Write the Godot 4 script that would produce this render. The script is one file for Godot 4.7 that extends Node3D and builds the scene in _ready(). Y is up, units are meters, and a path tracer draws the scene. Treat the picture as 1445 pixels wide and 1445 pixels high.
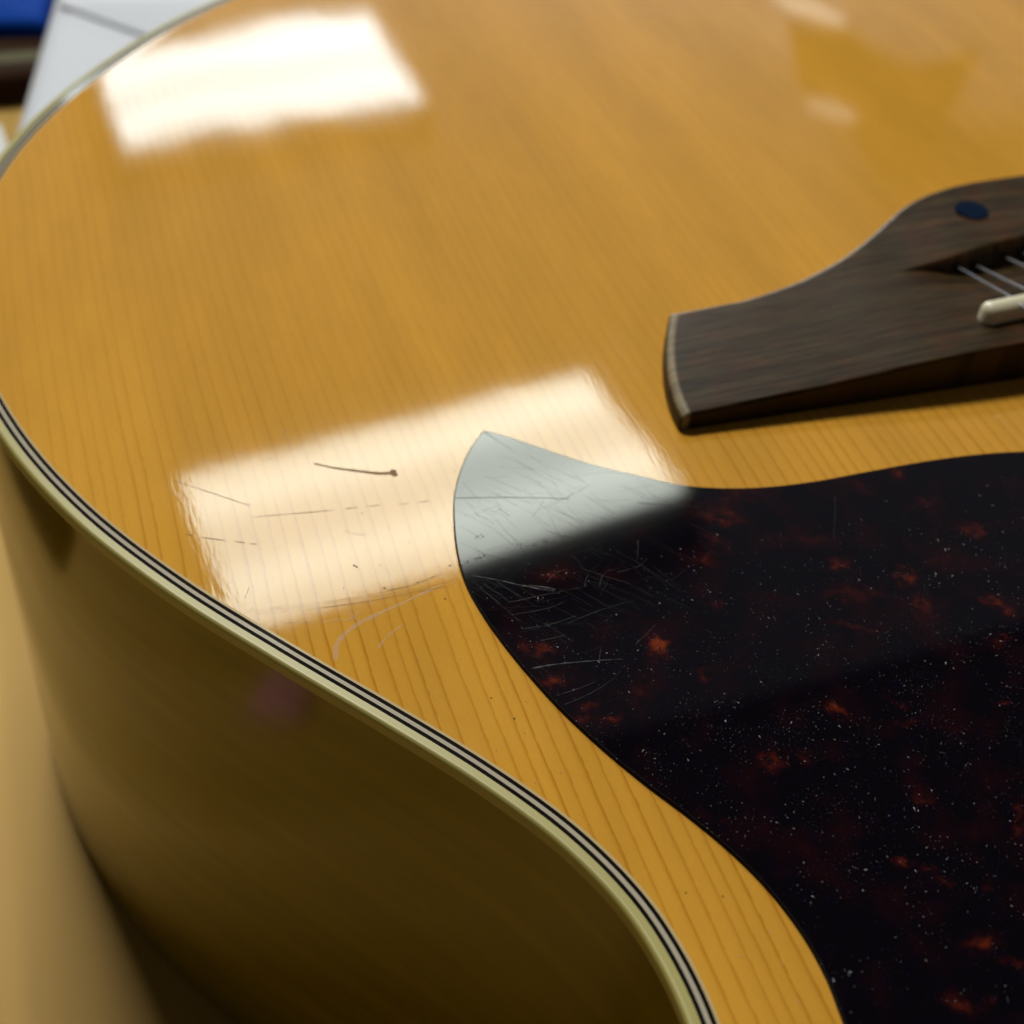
extends Node3D
# An acoustic guitar lying on its back on a workbench, seen from close up. Shapes are given in millimetres (MM turns them into metres);
# the guitar's top is the plane y = 0, its neck points along +z, its centre line is x = 15.

const MM := 0.001
const DEPTH := 105.0
const CX := 15.0
const WAIST := Vector2(15, 30)
# distance of the body's outline from WAIST, every 5 degrees from the tail round to the neck
const RADII := [232.87, 232.84, 233.03, 233.52, 234.23, 234.92, 235.22, 234.68, 232.94, 230.34, 227.51, 223.8, 218.6, 211.73, 203.14, 192.92, 181.48, 169.27, 157.58, 147.87, 140.69, 136.57, 136.31, 140.9, 151.4, 167.98, 189.16, 211.72, 231.75, 246.2, 253.86, 255.39, 252.65, 247.88, 243.08, 239.72, 238.68]
const SIDES := 1080

# tortoise blotches of the pickguard: centre x, z, half axis x, z, other half axis x, z, strength
const BLOTCHES := [[-77.7,19.7,2.5,1.4,-0.9,1.5,1.00],[-44.2,30.1,2.0,0.5,-0.9,1.5,0.80],[-66.2,31.5,1.7,0.4,-0.6,1.2,0.70],[-58.8,35.9,1.1,1.4,-1.2,1.2,0.90],[-48.8,44.1,1.2,2.0,-1.1,0.9,0.90],[-58.5,41.7,1.3,-0.4,-0.2,2.2,0.60],[-68.8,37.8,3.7,0.9,-0.5,0.9,0.35],[-65.0,37.4,2.8,0.7,-0.5,0.9,0.35],[-49.4,16.6,0.4,1.5,-1.4,1.0,0.70],[-54.9,18.8,1.4,0.3,-0.7,1.4,0.40],[-47.7,24.3,1.8,0.4,-1.1,1.9,0.35],[-69.7,42.4,3.7,1.2,-0.4,0.7,0.50],[-52.0,49.7,1.6,0.4,-0.6,1.0,0.40],[-91.8,45.6,1.0,-0.3,0.0,0.8,0.80],[-78.3,55.0,0.7,1.3,-0.9,0.7,1.00],[-70.5,55.4,1.0,0.7,-0.5,0.5,0.60],[-57.9,58.9,0.9,0.6,-0.5,0.5,0.60],[-89.3,59.0,1.6,0.4,-0.6,1.3,0.60],[-85.2,60.3,1.0,0.3,-0.6,1.1,0.40],[-85.4,34.6,0.8,0.2,-0.4,0.9,0.50],[-95.5,39.2,1.5,0.4,-0.7,1.8,1.30],[-110.5,36.4,2.9,0.7,-0.6,1.8,0.60],[-110.8,41.8,2.0,0.8,-0.5,1.1,0.90],[-108.4,47.3,3.0,-1.4,0.1,0.8,0.60],[-104.9,48.7,0.8,0.2,-0.3,0.9,0.70],[-103.2,24.6,2.2,0.5,-0.4,1.2,0.45],[-82.8,26.7,1.3,0.3,-0.4,1.0,0.50],[-80.8,23.8,1.5,2.3,-0.7,0.7,0.50],[-100.4,45.3,2.8,-0.5,-0.1,1.3,0.30],[-67.0,26.5,3.9,0.9,-0.9,1.8,0.25],[-71.2,15.1,3.0,0.7,-0.6,1.4,0.20],[-51.7,34.5,3.9,0.9,-1.4,2.4,0.20],[-74.8,68.3,1.0,0.9,-0.8,0.8,0.50],[-65.2,74.6,0.9,0.2,-1.3,2.0,0.80],[-81.8,75.9,0.9,0.9,-0.4,0.4,0.70],[-79.3,77.7,0.6,0.6,-0.5,0.4,0.70],[-78.4,79.5,0.8,0.2,-0.3,0.5,0.50],[-78.4,87.3,2.0,-0.1,-0.3,1.1,0.80],[-76.4,90.2,1.4,0.7,-0.5,0.5,0.50],[-84.0,92.4,1.6,1.6,-0.9,0.7,0.55],[-81.0,92.4,0.7,0.2,-0.3,0.5,0.50],[-71.3,58.4,2.2,0.8,-0.4,0.6,0.35],[-74.3,80.8,1.1,0.3,-0.6,0.9,0.30],[-100.7,64.3,1.3,1.1,-0.7,0.9,0.18],[-98.8,65.8,1.1,0.3,-0.3,0.7,0.20],[-73.9,16.0,2.0,0.5,-0.8,1.6,0.30]]

const WOOD_MARKS := [
	["gouge", [Vector2(-129.53,-4.78),Vector2(-127.05,-3.27),Vector2(-124.32,-2.02),Vector2(-121.11,-0.65),Vector2(-118.96,-0.31)]],
	["h1", [Vector2(-148.64,-5.53),Vector2(-143.97,-1.75),Vector2(-139.44,1.95)]],
	["d1", [Vector2(-148.61,5.46),Vector2(-147.77,5.94)]],
	["d1", [Vector2(-146.83,6.44),Vector2(-143.83,7.85)]],
	["d1", [Vector2(-142.79,8.24),Vector2(-141.41,8.85)]],
	["d1", [Vector2(-140.90,9.11),Vector2(-139.95,9.47)]],
	["d2", [Vector2(-140.02,4.12),Vector2(-128.77,5.35)]],
	["d2", [Vector2(-127.32,5.40),Vector2(-125.59,5.52)]],
	["d2", [Vector2(-124.62,5.60),Vector2(-122.60,5.78)]],
	["d2", [Vector2(-120.13,6.22),Vector2(-118.56,6.29)]],
	["d2", [Vector2(-117.40,6.42),Vector2(-115.82,6.50)]],
	["lo", [Vector2(-143.62,20.91),Vector2(-137.14,21.88),Vector2(-129.98,22.25),Vector2(-122.62,22.39),Vector2(-116.36,21.95)]],
	["lo", [Vector2(-142.44,21.70),Vector2(-134.60,22.64),Vector2(-126.45,22.87),Vector2(-117.98,22.61)]],
	["lo", [Vector2(-140.57,21.16),Vector2(-132.62,21.86),Vector2(-124.34,21.83)]],
	["lo", [Vector2(-137.26,22.48),Vector2(-128.34,23.04),Vector2(-117.09,22.83)]],
	["lo2", [Vector2(-125.68,21.63),Vector2(-123.37,21.68),Vector2(-121.20,21.29),Vector2(-117.70,20.29)]],
	["tick", [Vector2(-143.26,18.85),Vector2(-142.29,16.91)]],
	["arc", [Vector2(-128.34,9.47),Vector2(-127.41,10.40),Vector2(-126.10,10.99),Vector2(-125.40,10.88)]],
	["l1", [Vector2(-134.45,31.68),Vector2(-134.03,29.78),Vector2(-132.98,28.23),Vector2(-131.03,26.76),Vector2(-128.03,25.52),Vector2(-124.03,24.23),Vector2(-118.35,22.25)]],
	["l2", [Vector2(-129.10,31.01),Vector2(-127.33,29.28),Vector2(-124.96,27.78)]],
	["l3", [Vector2(-139.19,24.12),Vector2(-135.09,24.89),Vector2(-130.76,25.59)]],
	["l4", [Vector2(-131.46,23.92),Vector2(-130.70,25.36),Vector2(-130.19,26.23)]],
	["l4", [Vector2(-129.69,24.10),Vector2(-130.73,25.10),Vector2(-131.83,25.57)]],
	["l5", [Vector2(-132.59,-10.56),Vector2(-131.52,-13.91)]],
	["l5", [Vector2(-139.19,-9.51),Vector2(-137.93,-8.75)]],
	["l5", [Vector2(-136.08,-6.91),Vector2(-134.06,-7.08)]],
	["l6", [Vector2(-76.54,-25.41),Vector2(-76.47,-22.45),Vector2(-76.26,-19.88)]],
	["l6", [Vector2(-77.77,-24.10),Vector2(-77.40,-18.79),Vector2(-76.70,-13.03)]],
	["l6", [Vector2(-75.76,-23.66),Vector2(-75.40,-20.86)]],
	["l6", [Vector2(-81.80,-19.75),Vector2(-81.13,-12.18),Vector2(-80.90,-2.47)]],
]
const GUARD_MARKS := [
	["h", [Vector2(-112.65,7.33),Vector2(-106.92,8.53),Vector2(-101.22,9.94),Vector2(-96.98,11.17)]],
	["h", [Vector2(-88.08,14.01),Vector2(-83.94,15.59),Vector2(-79.74,17.03)]],
	["w", [Vector2(-114.65,22.18),Vector2(-111.66,23.71),Vector2(-108.86,25.45),Vector2(-106.66,26.65),Vector2(-104.91,27.47)]],
	["w", [Vector2(-108.86,25.45),Vector2(-106.27,26.35),Vector2(-104.74,27.25)]],
	["f", [Vector2(-114.87,22.93),Vector2(-112.80,27.34),Vector2(-110.87,31.62)]],
	["f", [Vector2(-113.59,23.76),Vector2(-111.12,28.01)]],
	["f", [Vector2(-105.39,25.77),Vector2(-104.38,24.82),Vector2(-103.09,24.20),Vector2(-101.78,24.11)]],
	["f", [Vector2(-99.01,28.13),Vector2(-98.15,26.61),Vector2(-97.14,25.78),Vector2(-95.90,25.68)]],
	["f", [Vector2(-100.90,27.67),Vector2(-100.23,26.37),Vector2(-99.41,25.50)]],
	["f", [Vector2(-90.87,21.08),Vector2(-91.58,22.88),Vector2(-92.43,24.75)]],
	["b", [Vector2(-112.00,39.25),Vector2(-109.28,39.30),Vector2(-104.86,39.82),Vector2(-100.47,40.57)]],
	["f", [Vector2(-111.60,28.02),Vector2(-106.27,27.79),Vector2(-100.40,27.66)]],
	["f", [Vector2(-111.80,30.13),Vector2(-106.60,30.15),Vector2(-103.90,29.28)]],
	["f", [Vector2(-110.13,45.63),Vector2(-106.69,44.82),Vector2(-103.48,43.57),Vector2(-101.48,42.21)]],
	["f", [Vector2(-110.56,44.05),Vector2(-107.63,43.67),Vector2(-105.16,43.15)]],
	["f", [Vector2(-98.24,38.72),Vector2(-96.18,37.39),Vector2(-94.27,36.00)]],
	["f", [Vector2(-111.25,32.77),Vector2(-107.05,32.82),Vector2(-103.50,32.19)]],
	["f", [Vector2(-103.66,40.36),Vector2(-102.59,38.24)]],
	["f", [Vector2(-95.91,26.22),Vector2(-93.84,26.04),Vector2(-92.17,25.63),Vector2(-91.08,24.66)]],
	["f", [Vector2(-111.74,23.95),Vector2(-109.49,27.38)]],
	["f", [Vector2(-100.55,24.01),Vector2(-97.92,26.27),Vector2(-94.85,28.62)]],
	["f", [Vector2(-60.12,19.23),Vector2(-62.57,23.93),Vector2(-64.45,27.13)]],
	["f", [Vector2(-105.31,33.25),Vector2(-100.07,32.02),Vector2(-94.99,31.47)]],
	["f", [Vector2(-109.74,35.23),Vector2(-105.95,35.07)]],
]
const WOOD_SPECKS := [Vector2(-125.29,6.75),Vector2(-144.57,15.57),Vector2(-122.96,21.91),Vector2(-121.38,21.25),Vector2(-125.30,17.10),Vector2(-128.59,16.30),Vector2(-128.38,16.62),Vector2(-125.77,21.22),Vector2(-130.83,19.98),Vector2(-116.53,19.23),Vector2(-110.68,1.30),Vector2(-120.61,13.71),Vector2(-118.81,24.88),Vector2(-117.95,41.98),Vector2(-116.20,45.66),Vector2(-102.07,74.30),Vector2(-105.74,72.85)]
const GUARD_DIRT := [Vector2(-111.45,15.43),Vector2(-114.90,20.12),Vector2(-114.08,19.64),Vector2(-113.46,19.51),Vector2(-112.72,19.29),Vector2(-111.75,18.97),Vector2(-106.48,18.17),Vector2(-105.33,18.59),Vector2(-104.14,18.59),Vector2(-103.36,18.08),Vector2(-102.90,18.47),Vector2(-100.91,17.96),Vector2(-100.21,17.99)]

var rng := RandomNumberGenerator.new()
var outline_outer: PackedVector2Array
var guard_line: PackedVector2Array
var M := {}


func _ready() -> void:
	rng.seed = 7
	# ---- camera
	var cam := Camera3D.new()
	cam.name = "camera"
	cam.near = 0.01
	cam.far = 60.0
	var right := Vector3(0.94957696, 0.07162085, 0.30524469)
	var down := Vector3(-0.15578909, -0.73709469, 0.65758739)
	var ahead := Vector3(0.27209121, -0.67198353, -0.68877028)
	var lens := CameraAttributesPhysical.new()
	lens.frustum_focal_length = 33.218
	lens.frustum_focus_distance = 0.168
	lens.frustum_near = 0.01
	lens.frustum_far = 60.0
	lens.exposure_aperture = 15.0
	cam.attributes = lens
	add_child(cam)
	cam.fov = 39.724
	cam.transform = Transform3D(Basis(right, -down, -ahead), Vector3(-158.083, 130.0, 144.486) * MM)
	cam.current = true
	# ---- the dim room round the bench, and the exposure
	var env := Environment.new()
	env.background_mode = Environment.BG_COLOR
	env.background_color = Color(0.035, 0.034, 0.032).linear_to_srgb()
	env.tonemap_mode = Environment.TONE_MAPPER_LINEAR
	env.tonemap_exposure = 1.0
	env.sdfgi_enabled = true
	env.ssao_enabled = true
	env.ssil_enabled = true
	var we := WorldEnvironment.new()
	we.name = "environment"
	we.environment = env
	add_child(we)
	# ---- the ceiling lights that the lacquer mirrors, then an unseen key panel added overhead
	make_materials()
	ceiling_light(Vector3(0.756, 2.45, -2.643), Vector2(1.22, 0.62), 9.2, lin(0.93, 1.0, 0.88), 6.3, 5.4, "ceiling light panel mirrored across the pickguard tip")
	ceiling_light(Vector3(0.579, 2.45, -4.992), Vector2(1.22, 0.62), 9.2, lin(0.82, 0.96, 1.0), 5.0, 3.6, "ceiling light panel mirrored at the far end of the guitar")
	ceiling_light(Vector3(-0.25, 2.45, -1.6), Vector2(0.62, 0.62), 9.2, lin(1.0, 0.95, 0.87), 53.0, 2.0, "unseen ceiling light panel added as key light above the guitar")
	added_spot_lamp(Vector3(3.41, 2.28, -5.51), 0.17, 1.5, "small lamp added to mirror a pale spot at the far edge of the dark ceiling board")
	added_spot_lamp(Vector3(2.83, 2.28, -4.36), 0.10, 1.0, "small lamp added to mirror a pale spot at the near left edge of the dark ceiling board")
	added_far_window()
	added_board()
	ceiling()
	# ---- the bench and what lies on it
	workbench()
	# ---- the guitar
	guitar()
	bench_things()
	dust()


# ---------------------------------------------------------------- helpers

func lin(r: float, g: float, b: float) -> Color:
	return Color(r, g, b).linear_to_srgb()


func mat(c: Color, rough: float, spec := 0.5) -> StandardMaterial3D:
	var m := StandardMaterial3D.new()
	m.albedo_color = c
	m.roughness = rough
	m.metallic_specular = spec
	return m


func noise(freq: float, s: int, octaves := 3) -> FastNoiseLite:
	var n := FastNoiseLite.new()
	n.seed = s
	n.noise_type = FastNoiseLite.TYPE_SIMPLEX_SMOOTH
	n.frequency = freq
	n.fractal_octaves = octaves
	return n


func grey(n: FastNoiseLite, w: int, h: int) -> PackedByteArray:
	return n.get_image(w, h, false, false, false).get_data()


func texture(w: int, h: int, data: PackedByteArray) -> ImageTexture:
	return ImageTexture.create_from_image(Image.create_from_data(w, h, false, Image.FORMAT_RGB8, data))


func grey_texture(w: int, h: int, data: PackedByteArray) -> ImageTexture:
	return ImageTexture.create_from_image(Image.create_from_data(w, h, false, Image.FORMAT_L8, data))


func part(called: String, mesh: Mesh, m: Material, parent: Node, kind := "") -> MeshInstance3D:
	var o := MeshInstance3D.new()
	o.name = called
	o.mesh = mesh
	for i in mesh.get_surface_count():
		mesh.surface_set_material(i, m)
	if kind:
		o.set_meta("kind", kind)
	parent.add_child(o, true)
	return o


func thing(called: String, label: String, category: String, at := Vector3.ZERO, turn := 0.0, group := "") -> Node3D:
	var o := Node3D.new()
	o.name = called
	o.position = at
	o.rotation.y = turn
	o.set_meta("label", label)
	o.set_meta("category", category)
	if group:
		o.set_meta("group", group)
	add_child(o, true)
	return o


# rows of equally many points, each row a closed ring seen counter-clockwise from above; rows run outward, then down
func loft(rows: Array, closed := true, flat := false, uv := Rect2(-180, -210, 216, 480), wrap := 0.0) -> ArrayMesh:
	var st := SurfaceTool.new()
	st.begin(Mesh.PRIMITIVE_TRIANGLES)
	st.set_smooth_group(-1 if flat else 0)
	var n: int = rows[0].size()
	for row in rows:
		for i in n + (1 if closed else 0):
			var p: Vector3 = row[i % n]
			if wrap > 0.0:
				st.set_uv(Vector2(wrap * i / n, p.y / -110.0))
			else:
				st.set_uv(Vector2((p.x - uv.position.x) / uv.size.x, (p.z - uv.position.y) / uv.size.y))
			st.add_vertex(p * MM)
	var w := n + 1 if closed else n
	for r in rows.size() - 1:
		for i in w - 1:
			var a := r * w + i
			for k in [a, a + 1, a + w + 1, a, a + w + 1, a + w]:
				st.add_index(k)
	if flat:
		st.deindex()
	st.generate_normals()
	return st.commit()


func box_rounded(size: Vector3, r: float, steps := 4) -> ArrayMesh:
	# a box standing on y = 0 with rounded upright and upper edges (millimetres)
	var ring := func(inset: float, y: float) -> PackedVector3Array:
		var out := PackedVector3Array()
		var rr := maxf(r - inset, 0.05)
		for c in 4:
			var sx := [1, -1, -1, 1][c] as float
			var sz := [-1, -1, 1, 1][c] as float
			var mid := Vector2(sx * (size.x / 2 - r), sz * (size.z / 2 - r))
			for k in steps + 1:
				var a := PI / 2 * (c + k / float(steps))
				out.append(Vector3(mid.x + cos(a) * rr, y, mid.y - sin(a) * rr))
		return out
	var rows := []
	var top := PackedVector3Array()
	for i in 4 * (steps + 1):
		top.append(Vector3(0, size.y, 0))
	rows.append(top)
	for k in steps + 1:
		var a := PI / 2 * k / steps
		rows.append(ring.call(r - r * sin(a), size.y - r + r * cos(a)))
	rows.append(ring.call(0.0, 0.0))
	return loft(rows)


func spline(pts: Array, per: int) -> PackedVector2Array:
	var out := PackedVector2Array()
	for i in pts.size() - 1:
		var a: Vector2 = pts[maxi(i - 1, 0)]
		var b: Vector2 = pts[i]
		var c: Vector2 = pts[i + 1]
		var d: Vector2 = pts[mini(i + 2, pts.size() - 1)]
		for k in per:
			out.append(b.cubic_interpolate(c, a, d, k / float(per)))
	out.append(pts[-1])
	return out


# ---------------------------------------------------------------- the body's outline

func radius_at(deg: float) -> float:
	var t := deg / 5.0
	var i := int(t)
	var f := t - i
	var g := func(k: int) -> float: return RADII[clampi(absi(k) if k <= 36 else 72 - k, 0, 36)]
	return cubic_interpolate(g.call(i), g.call(i + 1), g.call(i - 1), g.call(i + 2), f)


func outer_point(i: int) -> Vector2:
	var deg := 360.0 * i / SIDES
	var r := radius_at(deg if deg <= 180.0 else 360.0 - deg)
	return WAIST + Vector2(-sin(deg_to_rad(deg)), -cos(deg_to_rad(deg))) * r


func inset(d: float) -> PackedVector2Array:
	var out := PackedVector2Array()
	for i in SIDES:
		var t := (outline_outer[(i + 1) % SIDES] - outline_outer[(i + SIDES - 1) % SIDES]).normalized()
		out.append(outline_outer[i] + Vector2(t.y, -t.x) * d)
	return out


func lift(line: PackedVector2Array, y: float) -> PackedVector3Array:
	var out := PackedVector3Array()
	for p in line:
		out.append(Vector3(p.x, y, p.y))
	return out


# ---------------------------------------------------------------- materials

func make_materials() -> void:
	M.wood = spruce()
	M.black = mat(lin(0.010, 0.007, 0.006), 0.05)
	M.white = mat(lin(0.52, 0.47, 0.36), 0.12)
	M.cream = mat(lin(0.62, 0.48, 0.25), 0.12)
	M.binding = mat(lin(0.44, 0.395, 0.115), 0.38)
	M.side = side_wood()
	M.guard = tortoise()
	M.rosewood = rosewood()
	M.bone = mat(lin(0.84, 0.78, 0.57), 0.30)
	M.bone.subsurf_scatter_enabled = true
	M.bone.subsurf_scatter_strength = 0.08
	M.steel = mat(lin(0.42, 0.44, 0.50), 0.35)
	M.steel.metallic = 0.6
	M.pearl = mat(lin(0.001, 0.010, 0.034), 0.35, 0.15)
	M.hole = mat(lin(0.004, 0.003, 0.003), 0.8)  # plain black stands in for the dark inside the openings
	M.bench_leg = mat(lin(0.30, 0.18, 0.07), 0.5)
	M.cloth = cloth()
	M.blue = mat(lin(0.001, 0.048, 0.34), 0.8, 0.2)
	M.leather = mat(lin(0.030, 0.013, 0.004), 0.8, 0.2)
	M.olive = mat(lin(0.075, 0.070, 0.018), 0.8)
	M.paper = mat(lin(0.72, 0.74, 0.74), 0.7)
	M.pink = mat(lin(0.75, 0.22, 0.42), 0.7)
	M.enamel = mat(lin(0.75, 0.75, 0.73), 0.35)
	M.tile = mat(lin(0.62, 0.63, 0.68), 0.9)


func spruce() -> StandardMaterial3D:
	# u spans 216 mm across the grain, v 480 mm along it
	var w := 2048
	var h := 1024
	var ring := PackedFloat32Array()   # darkness across the grain, every 1/20 mm
	var span := 236 * 20
	ring.resize(span)
	var x := 0.0
	while x < 236.0:
		var gap := rng.randf_range(1.55, 2.35)
		if rng.randf() < 0.12:
			gap *= 1.25
		var strong := 0.55 + 0.45 * rng.randf()
		for k in int(gap * 20) + 1:
			var i := int(x * 20) + k
			if i < span:
				var t := k / (gap * 20)
				var late := smoothstep(0.45, 0.97, t) * 0.22
				var line := exp(-pow((t - 0.93) * gap / 0.20, 2.0)) * 0.85
				ring[i] = minf(1.0, (late + line) * strong)
		x += gap
	var warp := noise(0.004, 3, 2)
	var wobble := grey(noise(0.03, 5, 3), w, h)
	var fine := grey(noise(0.16, 9, 2), w, h)
	var broad := noise(0.0035, 12, 2)
	var cloud := grey(noise(0.007, 14, 3), w, h)
	var data := PackedByteArray()
	data.resize(w * h * 3)
	var relief := PackedByteArray()
	relief.resize(w * h)
	var px := 216.0 / w
	var light := Vector3(0.735, 0.370, 0.046)
	var dark := Vector3(0.585, 0.258, 0.022)
	var band := PackedFloat32Array()
	band.resize(w)
	for i in w:
		band[i] = 1.0 + 0.10 * broad.get_noise_2d(i, 40.0)
	var table := PackedByteArray()     # linear 0..1 in 1/1024 steps to sRGB bytes
	table.resize(1025)
	for i in 1025:
		table[i] = clampi(roundi(lin(i / 1024.0, 0, 0).r * 255.0), 0, 255)
	for j in h:
		var fade := lerpf(0.42, 1.25, smoothstep(-40.0, 50.0, j * 480.0 / h - 210.0))
		var drift := 10.0 + 1.2 * warp.get_noise_2d(j * 1.1, 7.0)
		for i in w:
			var k := j * w + i
			var a := (i * px + drift + (wobble[k] - 128) * 0.0009 + (fine[k] - 128) * 0.0006) * 20.0
			var d := ring[int(a)] * fade
			var b := band[i] * (1.0 + (fine[(k * 7) % (w * h)] - 128) * 0.00035 + (wobble[k] - 128) * 0.0003 + (cloud[k] - 128) * 0.0006)
			data[k * 3] = table[int(clampf(lerpf(light.x, dark.x, d) * b, 0.0, 1.0) * 1024)]
			data[k * 3 + 1] = table[int(clampf(lerpf(light.y, dark.y, d) * b, 0.0, 1.0) * 1024)]
			data[k * 3 + 2] = table[int(clampf(lerpf(light.z, dark.z, d) * b, 0.0, 1.0) * 1024)]
			relief[k] = clampi(128 + int((fine[k] - 128) * 0.3 + (wobble[k] - 128) * 0.45 - d * 8.0), 0, 255)
	var m := mat(Color.WHITE, 0.045)
	m.albedo_texture = texture(w, h, data)
	m.heightmap_enabled = true
	m.heightmap_texture = grey_texture(w, h, relief)
	m.heightmap_scale = 0.0006
	return m


func side_wood() -> StandardMaterial3D:
	var w := 512
	var h := 512
	var n := noise(0.035, 21, 4).get_image(40, h, false, false, false)
	n.resize(w, h)
	var g := n.get_data()
	var data := PackedByteArray()
	data.resize(w * h * 3)
	for k in w * h:
		var t := g[k] / 255.0
		var c := lin(0.185 + 0.08 * t, 0.138 + 0.05 * t, 0.0016 + 0.001 * t)
		data[k * 3] = int(c.r * 255)
		data[k * 3 + 1] = int(c.g * 255)
		data[k * 3 + 2] = int(c.b * 255)
	var m := mat(Color.WHITE, 0.13, 0.40)
	m.albedo_texture = texture(w, h, data)
	return m


func tortoise() -> StandardMaterial3D:
	# 120 mm square from x = -120, z = -10
	var w := 1024
	var n1 := grey(noise(0.012, 31, 4), w, w)
	var n2 := grey(noise(0.05, 33, 3), w, w)
	var red := PackedFloat32Array()
	red.resize(w * w)
	for k in w * w:
		red[k] = maxf(0.0, (n1[k] - 120) / 255.0) * 0.50 * (0.4 + n2[k] / 255.0)
	for b in BLOTCHES:
		var det: float = b[2] * b[5] - b[3] * b[4]
		if absf(det) < 0.01:
			continue
		var reach: float = maxf(Vector2(b[2], b[3]).length(), Vector2(b[4], b[5]).length()) * 2.2
		var x0 := clampi(int((b[0] - reach + 120) / 120 * w), 0, w - 1)
		var x1 := clampi(int((b[0] + reach + 120) / 120 * w), 0, w - 1)
		var z0 := clampi(int((b[1] - reach + 10) / 120 * w), 0, w - 1)
		var z1 := clampi(int((b[1] + reach + 10) / 120 * w), 0, w - 1)
		for j in range(z0, z1 + 1):
			for i in range(x0, x1 + 1):
				var k := j * w + i
				var dx: float = i * 120.0 / w - 120 - b[0] + (n2[k] - 128) * 0.007 + (n1[k] - 128) * 0.010
				var dz: float = j * 120.0 / w - 10 - b[1] + (n2[(k + 517) % (w * w)] - 128) * 0.007 + (n1[(k + 9000) % (w * w)] - 128) * 0.010
				var u: float = (dx * b[5] - dz * b[4]) / det
				var v: float = (dz * b[2] - dx * b[3]) / det
				var q := u * u + v * v
				if q < 4.5:
					red[k] += exp(-q * 1.3) * b[6] * clampf(0.7 + (n2[(k + 99) % (w * w)] - 128) / 110.0, 0.0, 1.3)
	var data := PackedByteArray()
	data.resize(w * w * 3)
	for k in w * w:
		var t := minf(red[k], 1.3)
		var c := lin(0.0018 + 0.115 * t * (0.35 + 0.65 * t), 0.0008 + 0.017 * t * t, 0.0026 + 0.0016 * t + 0.007 * maxf(0.0, (n2[(k + 40000) % (w * w)] - 120) / 255.0) * (1.0 - minf(t, 1.0)))
		data[k * 3] = clampi(int(c.r * 255), 0, 255)
		data[k * 3 + 1] = clampi(int(c.g * 255), 0, 255)
		data[k * 3 + 2] = clampi(int(c.b * 255), 0, 255)
	var m := mat(Color.WHITE, 0.045)
	m.albedo_texture = texture(w, w, data)
	return m


func rosewood() -> StandardMaterial3D:
	# 200 mm along x from -90, 60 mm along z from -55
	var w := 1024
	var h := 512
	var a := noise(0.06, 41, 4).get_image(26, h, false, false, false)
	a.resize(w, h, Image.INTERPOLATE_CUBIC)
	var g := a.get_data()
	var b := noise(0.25, 43, 2).get_image(72, h, false, false, false)
	b.resize(w, h, Image.INTERPOLATE_CUBIC)
	var pore := b.get_data()
	var mott := grey(noise(0.02, 45, 3), w, h)
	var data := PackedByteArray()
	data.resize(w * h * 3)
	for k in w * h:
		var t := g[k] / 255.0
		var p := smoothstep(0.60, 0.75, pore[k] / 255.0)
		var s := (0.15 + 1.5 * t) * (1.0 - 0.65 * p) * (0.75 + 0.5 * mott[k] / 255.0)
		var warm := clampf((mott[(k + 3000) % (w * h)] - 110) / 60.0, 0.0, 1.0)
		# worn pale at the wing's end; edge highlights painted in there and behind
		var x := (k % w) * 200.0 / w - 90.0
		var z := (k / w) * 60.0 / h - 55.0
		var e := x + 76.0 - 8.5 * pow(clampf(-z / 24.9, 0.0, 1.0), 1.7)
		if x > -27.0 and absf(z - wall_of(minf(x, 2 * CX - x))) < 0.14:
			s *= 0.25  # shade on the recess wall put into the wood colour
		var wear_and_highlight := smoothstep(0.1, 0.4, e) * smoothstep(1.75, 1.1, e) * clampf(0.42 + 0.4 * (mott[(k + 77) % (w * h)] / 255.0 - 0.4) + 0.35 * (t - 0.4), 0.1, 0.9)
		var rear_highlight := smoothstep(1.3, 0.3, absf(z - rear_of(x))) * smoothstep(-60.0, -44.0, x) * smoothstep(-25.0, -34.0, x) * 0.22
		wear_and_highlight = maxf(wear_and_highlight, rear_highlight)
		var worn_sheen := exp(-pow((x + 40.0) / 17.0, 2.0) - pow((z + 16.0) / 10.0, 2.0)) * (0.5 + 0.5 * mott[(k + 900) % (w * h)] / 255.0)  # worn patch, its greyish sheen painted into the wood colour
		s = lerpf(s, 0.95, 0.65 * worn_sheen)
		warm *= 1.0 - worn_sheen
		var c := lin(lerpf(lerpf(0.056, 0.070, warm) * s, 0.50, wear_and_highlight), lerpf(lerpf(0.036, 0.032, warm) * s, 0.42, wear_and_highlight), lerpf(lerpf(0.015, 0.012, warm) * s, 0.26, wear_and_highlight))
		data[k * 3] = int(c.r * 255)
		data[k * 3 + 1] = int(c.g * 255)
		data[k * 3 + 2] = int(c.b * 255)
	var m := mat(Color.WHITE, 0.42, 0.24)
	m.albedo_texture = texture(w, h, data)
	m.heightmap_enabled = true
	m.heightmap_texture = grey_texture(w, h, pore)
	m.heightmap_scale = 0.008
	m.heightmap_flip_texture = true
	return m


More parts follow.
